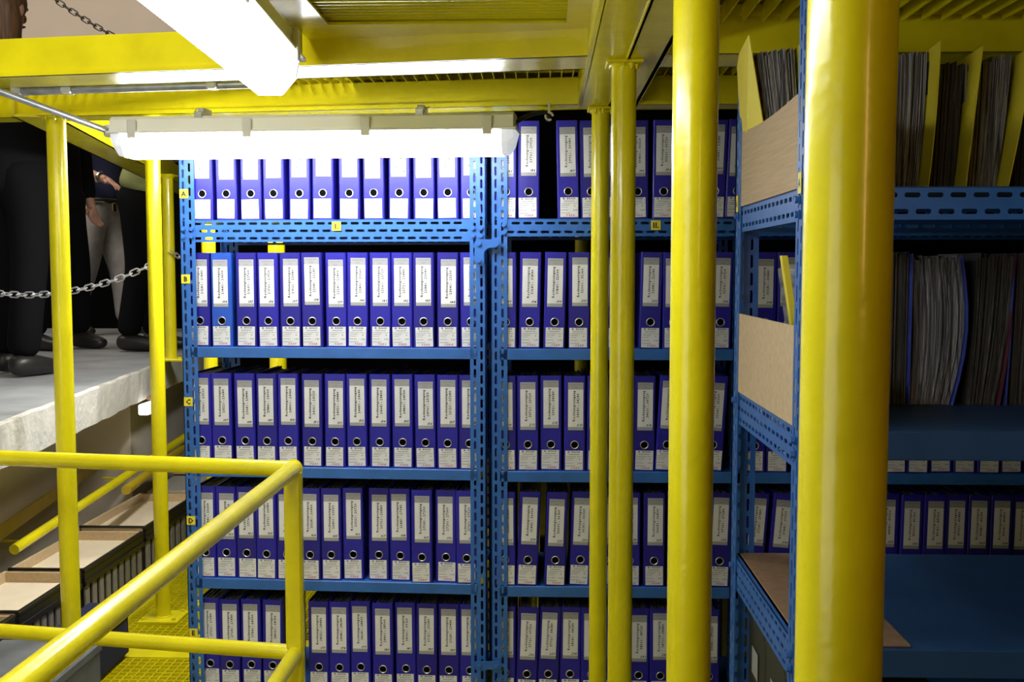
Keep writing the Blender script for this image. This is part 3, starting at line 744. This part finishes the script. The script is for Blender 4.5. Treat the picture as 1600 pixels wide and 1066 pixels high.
# paper bundles
def bundle(x0, x1, z, label, light=True, h=.300, Yf=2.06, dep=.22, lean=0, bow=0, cards=(), group=None, seed=1, top_slant=0, fan=0):
    """standing sheets between x0 and x1, edges to the viewer; cards: (where 0..1, material, extra height, extra lean)"""
    random.seed(seed)
    t = thing('paper_bundle', label, 'papers', ((x0 + x1) / 2, Yf, z + .0006), 0, group)
    cx = (x0 + x1) / 2; mb = MB(); x = x0
    def sheet(mb, xb, th, hh, y0, y1, ln, bw, mi=0, corner=0):
        n = 7; L = []; Rr = []
        for i in range(n):
            s_ = i / (n - 1); off = ln * s_ * hh + bw * math.sin(math.pi * s_) ; L.append((xb + off, s_ * hh)); Rr.append((xb + th + off, s_ * hh))
        poly = L + Rr[::-1]
        v = [(p[0] - cx, y0 , p[1]) for p in poly] + [(p[0] - cx, y1, p[1] * (1 - corner)) for p in poly]
        m_ = len(poly); f = [(i, i + 1, m_ - 2 - i, m_ - 1 - i) for i in range(n - 1)]
        f += [tuple(k + m_ for k in q)[::-1] for q in f]
        f += [(i, (i + 1) % m_, m_ + (i + 1) % m_, m_ + i) for i in range(m_)]
        mb.add(v, f, mi)
    while x < x1 - .0006:
        th = random.uniform(.0008, .0030); u = (x - x0) / (x1 - x0)
        sheet(mb, x, min(th, x1 - x) * .8, h + random.uniform(-.008, .004) + top_slant * u, random.uniform(-.004, .006), dep, lean + fan * (u - .5), bow * (.4 + .6 * u)); x += th
    o = mb.build('sheets', sheets if light else sheets2, t); o['kind'] = 'stuff'
    for (u, m_, eh, el) in cards:
        c = MB(); sheet(c, x0 + (x1 - x0) * u + .001 * (1 if u >= 1 else -1), .0022, h + eh, -.055 if m_ is ycard else -.012, dep + .005, lean + el, bow, 0, .06); c.build('cover_card', m_, t)
    return t
bcard = mat('blue_card', (.05, .08, .42, 1), .5); rcard = mat('maroon_card', (.12, .03, .04, 1), .5)
G1 = 'paper bundles on the near rack, top shelf'; G2 = 'paper bundles on the near rack, middle shelf'
# left end of the top shelf: leaning yellow card, sheets, second yellow card
t = thing('card_folder', 'tall pale yellow card leaning outward at the end of the top shelf', 'folder', (.47, 2.1, Z1 + .001))
poly = []
nearT = Vector((-.052, .05, .341)); nearB = Vector((.008, .05, 0)); farT = Vector((-.044, .22, .310)); farB = Vector((-.021, .22, 0)); m1 = Vector((-.047, .18, .330))
ptsN = [nearB, nearT, m1, farT, farB]
mb = MB(); v = [tuple(p) for p in ptsN] + [tuple(p + Vector((.002, 0, 0))) for p in ptsN]
mb.add(v, [(0, 1, 2, 3, 4), (9, 8, 7, 6, 5)] + [(i, (i + 1) % 5, 5 + (i + 1) % 5, 5 + i) for i in range(5)]); mb.build('card', ycard, t)
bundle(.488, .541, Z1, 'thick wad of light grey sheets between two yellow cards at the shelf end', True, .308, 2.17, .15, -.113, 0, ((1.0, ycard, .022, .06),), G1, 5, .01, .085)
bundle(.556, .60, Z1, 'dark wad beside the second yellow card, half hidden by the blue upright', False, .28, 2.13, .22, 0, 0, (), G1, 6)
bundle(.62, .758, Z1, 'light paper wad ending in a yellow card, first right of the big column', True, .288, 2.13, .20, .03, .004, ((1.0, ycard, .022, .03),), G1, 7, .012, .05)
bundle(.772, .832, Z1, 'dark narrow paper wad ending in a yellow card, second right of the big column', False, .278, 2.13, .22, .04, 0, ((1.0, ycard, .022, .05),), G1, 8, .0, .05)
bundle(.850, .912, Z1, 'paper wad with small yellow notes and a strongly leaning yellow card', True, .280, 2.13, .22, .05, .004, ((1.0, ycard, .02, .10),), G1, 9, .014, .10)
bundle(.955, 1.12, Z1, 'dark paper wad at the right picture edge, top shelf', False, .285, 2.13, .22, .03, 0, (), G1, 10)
bundle(1.14, 1.30, Z1, 'paper wad beyond the right picture edge, top shelf', False, .285, 2.13, .22, .02, 0, ((1.0, ycard, .02, .02),), G1, 11)
# middle shelf
t = thing('card_folder', 'bright yellow folder leaning left above the chipboard panel', 'folder', (.50, 2.02, Z2 + .001))
mb = MB(); v = []
for (x, y, z) in ((.012, .0, 0), (-.036, .0, .30), (-.036, .02, .30), (.012, .02, 0)): v.append((x, y, z))
v += [(p[0] + .011, p[1], p[2]) for p in v]
mb.add(v, [(0, 1, 2, 3), (7, 6, 5, 4), (0, 4, 5, 1), (1, 5, 6, 2), (2, 6, 7, 3), (3, 7, 4, 0)]); mb.build('card', ycard, t)
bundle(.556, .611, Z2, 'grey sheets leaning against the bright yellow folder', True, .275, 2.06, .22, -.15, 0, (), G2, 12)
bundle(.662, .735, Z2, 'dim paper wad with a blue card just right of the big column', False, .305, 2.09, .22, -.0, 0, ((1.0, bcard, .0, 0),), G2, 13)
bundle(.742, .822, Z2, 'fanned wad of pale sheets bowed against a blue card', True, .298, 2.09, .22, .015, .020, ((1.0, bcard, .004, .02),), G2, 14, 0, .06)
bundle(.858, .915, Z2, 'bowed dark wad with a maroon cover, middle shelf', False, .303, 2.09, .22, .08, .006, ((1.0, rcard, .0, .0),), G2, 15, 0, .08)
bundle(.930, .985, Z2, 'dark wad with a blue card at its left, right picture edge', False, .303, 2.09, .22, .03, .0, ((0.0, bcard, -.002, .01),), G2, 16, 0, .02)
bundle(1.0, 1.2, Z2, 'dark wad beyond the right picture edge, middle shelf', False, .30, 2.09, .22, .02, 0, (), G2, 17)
# ---------------------------------------------------------------- fluorescent fixtures
def lamp(name, label, loc, rot, L, w=.125, hb=.045, hd=.068):
    """long axis x, top of the tray at z=0, diffuser hanging below"""
    t = thing(name, label, 'lamp', loc); t.rotation_euler = rot
    mb = MB()
    poly = [(-w / 2, -hb), (w / 2, -hb), (w / 2 - .006, -.01), (w / 2 - .02, 0), (-w / 2 + .02, 0), (-w / 2 + .006, -.01)]
    mb.prism([(p[0], p[1]) for p in poly], -L / 2 + .01, L / 2 - .01, 'x'); mb.bbox(-L / 2, L / 2, -w / 2 - .005, w / 2 + .005, -hb - .008, -hb, .002)
    mb.build('housing', fixture, t)
    prof = [(-w / 2, 0), (-w / 2 + .006, -hd * .55), (-w / 2 + .028, -hd), (w / 2 - .028, -hd), (w / 2 - .006, -hd * .55), (w / 2, 0)]
    def shell(stations, m, nm):
        mb = MB(); k = len(prof); v = []
        for (x, s_) in stations: v += [(x, p[0] * (.75 + .25 * s_), -hb - .008 + p[1] * s_) for p in prof]
        f = []
        for i in range(len(stations) - 1):
            for j in range(k - 1): f.append((i * k + j, i * k + j + 1, (i + 1) * k + j + 1, (i + 1) * k + j))
        mb.add(v, f + [tuple(range(k)), tuple(range((len(stations) - 1) * k, len(stations) * k))[::-1]]); return mb.build(nm, m, t)
    e = .045
    shell([(-L / 2 + e, 1), (L / 2 - e, 1)], glow, 'diffuser')
    for sg in (-1, 1): shell([(sg * (L / 2 - e), 1), (sg * (L / 2 - e * .6), .93), (sg * (L / 2 - e * .25), .6), (sg * (L / 2 - .004), .1)], endc, 'diffuser_end')
    cme = MB().bbox(-.014, .014, -.004, .004, -hb - .022, -.012, .002).mesh('clip', clipm); n = 4
    for i in range(n):
        for sy in (-1, 1): obj('clip', cme, t, (-L / 2 + .085 + (L - .17) * i / (n - 1), sy * (w / 2 + .004), 0))
    for x in (-L * .27, L * .27):
        mb = MB(); mb.bbox(-.012, .012, -w / 2 + .01, -w / 2 + .014, -.012, .012, .001)
        mb.tube([(-.01, -w / 2 + .012, .01), (.0, -w / 2 + .005, .020), (.018, -w / 2 + .01, .012), (.03, -w / 2 + .02, .018)], .0015, 6); mb.build('hanger', zinc, t, loc=(x, 0, 0))
        MB().bbox(-.01, .01, -.03, .03, 0, .026, .001).build('hanger', zinc, t, loc=(x, 0, 0))
    return t
la = at(190, 186, 3.16); lb = at(800, 178, 3.06)
Ln = (lb - la).length + .04; mid = (la + lb) / 2; dd = (lb - la).normalized()
lamp('fluorescent_lamp', 'glowing white fluorescent fixture hanging over the top file shelf of the left rack', (mid.x, mid.y, mid.z), Euler((0, -math.asin(dd.z), math.atan2(dd.y, dd.x))), Ln)
lamp('fluorescent_lamp', 'big overexposed fluorescent fixture at the top, running towards the camera', (-.412, 1.10, .395), Euler((0, 0, R(90 + 3.5))), 1.26, .094, .040, .062)
# conduits
c0 = at(20, 143, 2.86); c1 = at(392, 131, 2.80)
t = thing('cable_conduit', 'grey metal conduit running level under the front yellow beam', 'conduit', c0)
MB().tube([(0, 0, 0), tuple(c1 - c0)], .0125, 16).build('pipe', zinc, t, True)
for px in (18, 100, 335):
    p = at(px, 134, 2.82); q = p - c0; k = q.x / (c1 - c0).x; q = (c1 - c0) * k
    MB().bbox(-.014, .014, -.02, .02, -.022, .022, .004).build('pipe_clip', clipm, t, loc=q + Vector((0, -.004, .01)))
    MB().bbox(-.008, .008, -.006, .006, .02, .06, .001).build('pipe_clip', clipm, t, loc=q)
c2 = at(-30, 132, 2.7); c3 = at(172, 206, 3.12)
t = thing('cable_conduit', 'grey conduit slanting down to the left end of the hanging lamp', 'conduit', c2)
MB().tube([(0, 0, 0), tuple(c3 - c2)], .0095, 16).build('pipe', zinc, t, True)
MB().bbox(-.016, .016, -.014, .014, -.016, .02, .004).build('coupling', clipm, t, loc=c3 - c2)
MB().tube([tuple(c3 - c2), tuple(c3 - c2 + Vector((.02, .01, -.008)))], .008, 12).build('cable_gland', dark, t, True)
# black cable beyond the lamp's right end with a white clip
k0 = at(806, 192, 3.08); pts = [at(x, y, Y) - k0 for x, y, Y in ((806, 192, 3.08), (818, 184, 3.10), (835, 177, 3.12), (850, 175, 3.13), (858, 180, 3.14), (856, 190, 3.14))]
t = thing('lamp_cable', 'short black cable looping from the lamp end to a white ceiling clip', 'cable', k0)
MB().tube([tuple(p) for p in pts], .0065, 12).build('flex', dark, t, True)
rg = [(math.cos(a) * .011, 0, math.sin(a) * .011) for a in [2 * math.pi * i / 20 for i in range(18)]]
MB().tube(rg, .0035, 8).build('ring_clip', clipm, t, True, loc=pts[4] + Vector((0, -.006, -.004)))
MB().cyl((0, 0, 0), (0, 0, .03), .004, 10).build('clip_stem', clipm, t, loc=pts[4] + Vector((0, -.004, .006)))
# ---------------------------------------------------------------- chains
def chain(name, label, pts, sag, link, r, m, n=None):
    a, b = Vector(pts[0]), Vector(pts[1]); L = (b - a).length; n = int(L / (link * .74)) ; t = thing(name, label, 'chain', a)
    P = [a.lerp(b, i / n) + Vector((0, 0, -4 * sag * (i / n) * (1 - i / n))) - a for i in range(n + 1)]
    base = []
    for k in range(14):
        an = 2 * math.pi * k / 14; base.append((math.cos(an) * link * .27 + (link * .24 if math.cos(an) > 0 else -link * .24), math.sin(an) * link * .27, 0))
    lm = MB().tube(base, r, 6, closed=True).mesh('link', m, True)
    for i in range(n):
        o = obj('link', lm, t, (P[i] + P[i + 1]) / 2); d = (P[i + 1] - P[i]).normalized()
        q = d.to_track_quat('X', 'Z'); o.rotation_mode = 'QUATERNION'; o.rotation_quaternion = q @ Euler((R(90 if i % 2 else 20), 0, 0)).to_quaternion()
    return t
chain('barrier_chain', 'pale steel barrier chain sagging across the landing on the left', (at(-160, 410, 4.30), at(240, 412, 4.25)), .135, .044, .0032, chainm)
chain('barrier_chain', 'short steel chain end between the slim column and the left rack', (at(268, 392, 5.3), at(330, 425, 5.6)), .02, .040, .003, chainm)
chain('barrier_chain', 'dark chain hanging in front of the beige wall at the upper left', (at(60, -20, 3.2), at(215, 75, 3.3)), .012, .027, .0024, mat('dark_chain', (.10, .09, .08, 1), .4, .6))
# ---------------------------------------------------------------- people
def skinmesh(name, nodes, edges, m, parent=None, sub=2, root=0):
    """nodes: (x,y,z,rx,ry)"""
    me = bpy.data.meshes.new(name); me.from_pydata([n[:3] for n in nodes], edges, []); me.update()
    o = bpy.data.objects.new(name + '_tmp', me); COL.objects.link(o)
    sk = o.modifiers.new('s', 'SKIN'); sk.use_smooth_shade = True
    for i, n in enumerate(nodes):
        d = me.skin_vertices[0].data[i]; d.radius = (n[3], n[4]); d.use_root = (i == root)
    sb = o.modifiers.new('d', 'SUBSURF'); sb.levels = sub; sb.render_levels = sub
    bpy.context.view_layer.update()
    m2 = bpy.data.meshes.new_from_object(o.evaluated_get(bpy.context.evaluated_depsgraph_get())); m2.materials.clear(); m2.materials.append(m)
    m2.name = name
    for p in m2.polygons: p.use_smooth = True
    bpy.data.objects.remove(o)
    return obj(name, m2, parent)
def person(px, Y, label, shirt, trousers, hairm, rz, lean=(0, 0), stance=.10, hgt=1.75, arm_l=None, arm_r=None, long_hair=False, shirt_hem=.98, belt=False, watch=False, skirt=False, stagger=.12, baggy=1.0):
    base = at(px, 500, Y); base.z = SLAB
    t = thing('person', label, 'person', base, rz); k = hgt / 1.75
    lx, ly = lean
    hip = Vector((0, 0, .95)); chest = Vector((lx * .55, ly * .55, 1.32 - .12 * abs(lx) - .12 * abs(ly))); neck = Vector((lx * .8, ly * .8, 1.50 - .3 * abs(lx) - .3 * abs(ly)))
    head = Vector((lx, ly, 1.64 - .45 * abs(lx) - .45 * abs(ly)))
    sh = .19
    def V(p, a, b=None): return (p[0] * k, p[1] * k, p[2] * k, a * k, (b or a) * k)
    # default arms hang; pose: list of (elbow, wrist) in local coordinates, x is forward
    aL = arm_l or ((-.02, .24, 1.12), (.06, .22, .88)); aR = arm_r or ((-.02, -.24, 1.12), (.06, -.22, .88))
    kn = [(.03 + stagger * .5, stance, .50), (.02 - stagger * .5, -stance, .50)]; an = [(-.02 + stagger, stance + .02, .09), (-.03 - stagger, -stance - .02, .09)]
    nodes = [V(hip, .12, .09), V(hip.lerp(chest, .45), .10, .08), V(chest, .12, .085), V(neck, .06), V(neck.lerp(head, .45), .055), V(head, .075, .082), V(head + Vector((.0, 0, .085)), .06, .065)]
    edges = [(0, 1), (1, 2), (2, 3), (3, 4), (4, 5), (5, 6)]
    limb = {}
    for s_, a_, nm in ((1, aL, 'l'), (-1, aR, 'r')):
        shp = neck.lerp(chest, .45) + Vector((0, s_ * sh, -.01)); i0 = len(nodes)
        nodes.append(V(shp, .062)); nodes.append(V(Vector(a_[0]), .043)); nodes.append(V(Vector(a_[1]), .027))
        w_ = Vector(a_[1]); e_ = Vector(a_[0]); dr = (w_ - e_).normalized()
        nodes.append(V(w_ + dr * .06, .036, .018)); edges += [(2, i0), (i0, i0 + 1), (i0 + 1, i0 + 2), (i0 + 2, i0 + 3)]
        limb[nm] = (shp, e_, w_, dr, i0)
        # hand: five fingers
        side = dr.cross(Vector((0, 0, 1))); side = side.normalized() if side.length > .1 else Vector((1, 0, 0)); curl = Vector((0, 0, -1)) if abs(dr.z) < .7 else Vector((1, 0, 0))
        for f_, (o_, ln) in enumerate(((-.027, .060), (-.009, .072), (.009, .068), (.026, .052))):
            b0 = w_ + dr * .085 + side * o_; j = len(nodes)
            nodes += [V(b0, .010), V(b0 + dr * ln * .55 + curl * .012, .0088), V(b0 + dr * ln * .85 + curl * .035, .0075)]
            edges += [(i0 + 3, j), (j, j + 1), (j + 1, j + 2)]
        b0 = w_ + dr * .035 + side * .035; j = len(nodes)
        nodes += [V(b0, .011), V(b0 + dr * .035 + side * .018 + curl * .01, .0095)]; edges += [(i0 + 3, j), (j, j + 1)]
    for s_ in (0, 1):
        hp = Vector((0, .085 * (1 if s_ == 0 else -1), .90)); i0 = len(nodes)
        nodes += [V(hp, .075), V(Vector(kn[s_]), .050), V(Vector(an[s_]), .036), V(Vector(an[s_]) + Vector((.10, 0, -.055)), .035, .025)]
        edges += [(0, i0), (i0, i0 + 1), (i0 + 1, i0 + 2), (i0 + 2, i0 + 3)]
    body = skinmesh('body', nodes, edges, skin, t, 2)
    # trousers or skirt
    n2 = [V(hip + Vector((0, 0, .07)), .165, .13), V(hip - Vector((0, 0, .03)), .172, .138)]; e2 = [(0, 1)]
    for s_ in (0, 1):
        sg = 1 if s_ == 0 else -1; hp = Vector((0, .088 * sg, .84)); i0 = len(n2); kk = Vector(kn[s_]); aa = Vector(an[s_])
        n2 += [V(hp, .108), V(hp.lerp(kk, .55), .094 * baggy), V(kk, .082 * baggy), V(kk.lerp(aa, .5), .076 * baggy), V(aa + Vector((0, 0, -.01)), .074 * baggy, .078 * baggy)]
        e2 += [(1, i0)] + [(i0 + q, i0 + q + 1) for q in range(4)]
    skinmesh('trousers', n2, e2, trousers, t, 2)
    hem = Vector((0, 0, shirt_hem - .08)).lerp(chest, 0.0)
    n3 = [V(hem, .180, .150), V(Vector((lx * .08, 0, max(.99, shirt_hem + .01))), .182, .150), V(hip.lerp(chest, .65), .165, .132), V(chest, .180, .130), V(neck - Vector((0, 0, .035)), .082, .08)]; e3 = [(0, 1), (1, 2), (2, 3), (3, 4)]
    for nm in 'lr':
        shp, e_, w_, dr, _ = limb[nm]; i0 = len(n3); end = e_.lerp(shp, .15) if not (shirt is blackcloth) else w_
        n3 += [V(shp, .078), V(shp.lerp(e_, .5), .070), V(e_.lerp(shp, .12), .064)]; e3 += [(3, i0), (i0, i0 + 1), (i0 + 1, i0 + 2)]
        if shirt is blackcloth: n3 += [V(w_ - dr * .02, .042)]; e3 += [(i0 + 2, i0 + 3)]
    skinmesh('shirt', n3, e3, shirt, t, 2)
    # shoes
    for s_ in (0, 1):
        aa = Vector(an[s_])
        skinmesh('shoe', [V(Vector((aa.x - .075, aa.y, .055)), .050, .055), V(Vector((aa.x + .03, aa.y, .058)), .056, .058), V(Vector((aa.x + .13, aa.y, .040)), .054, .042), V(Vector((aa.x + .215, aa.y, .034)), .046, .034)], [(0, 1), (1, 2), (2, 3)], shoe, t, 2)
        if belt: MB().prism([((aa.x + dx) * k, (aa.y + dy) * k) for dx, dy in ((-.075, -.025), (.02, -.034), (.13, -.036), (.195, -.016), (.195, .016), (.13, .036), (.02, .034), (-.075, .025))], .0, .016, 'z').build('sole', sole if belt else shoe, t)
    # face and hair
    hm = MB()
    H0 = head * k
    def ell(c, rx, ry, rz_, cut=None, n=16):
        v = []; f = []
        for i in range(n + 1):
            th = math.pi * i / n
            for j in range(n):
                ph = 2 * math.pi * j / n
                v.append((c[0] + rx * math.sin(th) * math.cos(ph), c[1] + ry * math.sin(th) * math.sin(ph), c[2] + rz_ * math.cos(th)))
        for i in range(n):
            for j in range(n):
                f.append((i * n + j, i * n + (j + 1) % n, (i + 1) * n + (j + 1) % n, (i + 1) * n + j))
        return v, f
    for (c, a_, b_, c_) in (((H0.x + .085 * k, 0 + H0.y, H0.z - .005), .018, .013, .022),):
        v_, f_ = ell(c, a_, b_, c_); hm.add(v_, f_)
    hm.build('nose', skin, t, True)
    for sy in (-1, 1):
        v_, f_ = ell((H0.x + .072 * k, H0.y + sy * .032, H0.z + .03), .010, .014, .009, n=10); MB().add(v_, f_).build('eye', mat('eye_white%s%d' % (px, sy), (.6, .6, .6, 1), .3), t, True)
        v_, f_ = ell((H0.x - .0, H0.y + sy * .082 * k, H0.z + .01), .018, .008, .03, n=10); MB().add(v_, f_).build('ear', skin, t, True)
    v_, f_ = ell((H0.x + .076 * k, H0.y, H0.z - .045), .010, .024, .006, n=10); MB().add(v_, f_).build('mouth', mat('lips%s' % px, (.35, .12, .10, 1), .5), t, True)
    hb = MB(); v_, f_ = ell((H0.x - .018, H0.y, H0.z + .045), .100 * k, .092 * k, .095 * k); hb.add(v_, f_)
    if long_hair:
        v_, f_ = ell((H0.x - .045, H0.y, H0.z - .06), .075, .105, .20); hb.add(v_, f_)
    hb.build('hair', hairm, t, True)
    if belt:
        n_ = 28; rg = [(math.cos(a) * .152 * k, math.sin(a) * .178 * k, .965 * k) for a in [2 * math.pi * i / n_ for i in range(n_)]]
        MB().tube(rg, .014, 6, closed=True).build('belt', shoe, t, True)
        MB().bbox(.155, .17, -.08, -.04, .90, .96, .003).build('belt_clip', watchm, t)
    if watch:
        e_, w_, dr = limb['r'][1], limb['r'][2], limb['r'][3]; c = (w_ - dr * .02) * k
        up = dr.orthogonal().normalized(); sd = dr.cross(up)
        MB().tube([tuple(c + (up * math.cos(a) + sd * math.sin(a)) * .037) for a in [2 * math.pi * i / 18 for i in range(18)]], .009, 6, closed=True).build('wrist_watch', watchm, t, True)
    return t
person(28, 4.62, 'person in black seen from behind at the left edge, with long brown hair', blackcloth, blackcloth, hair, R(70), hgt=1.74, long_hair=True, shirt_hem=.86, arm_l=((.12, .20, 1.14), (.32, .10, 1.20)), arm_r=((.12, -.20, 1.14), (.32, -.10, 1.20)), stance=.09, stagger=.05)
person(92, 6.1, 'person in black with one bare forearm between the columns', blackcloth, blackcloth, hair_d, R(-20), hgt=1.76, arm_r=((.10, -.22, 1.14), (.16, -.20, 1.00)), shirt_hem=.85, stagger=.05)
person(160, 7.4, 'person in navy polo shirt and grey trousers with a wristwatch', navy, greycloth, hair_d, R(-12), hgt=1.78, arm_r=((-.08, -.27, 1.22), (.20, -.24, 1.10)), belt=True, watch=True, stagger=.16, baggy=1.25, shirt_hem=1.0)
person(226, 6.05, 'person in khaki shirt and dark trousers bending to the right behind the column', khaki, blackcloth, hair_d, R(5), lean=(.22, 0), hgt=1.74, stagger=.04, shirt_hem=1.0, stance=.08, arm_l=((.25, .20, 1.20), (.45, .12, 1.26)), arm_r=((.25, -.20, 1.20), (.45, -.12, 1.26)))
# ---------------------------------------------------------------- lift everything so that the walkway lies at z = 0
for o in list(COL.objects):
    if o.parent is None: o.location.z += H
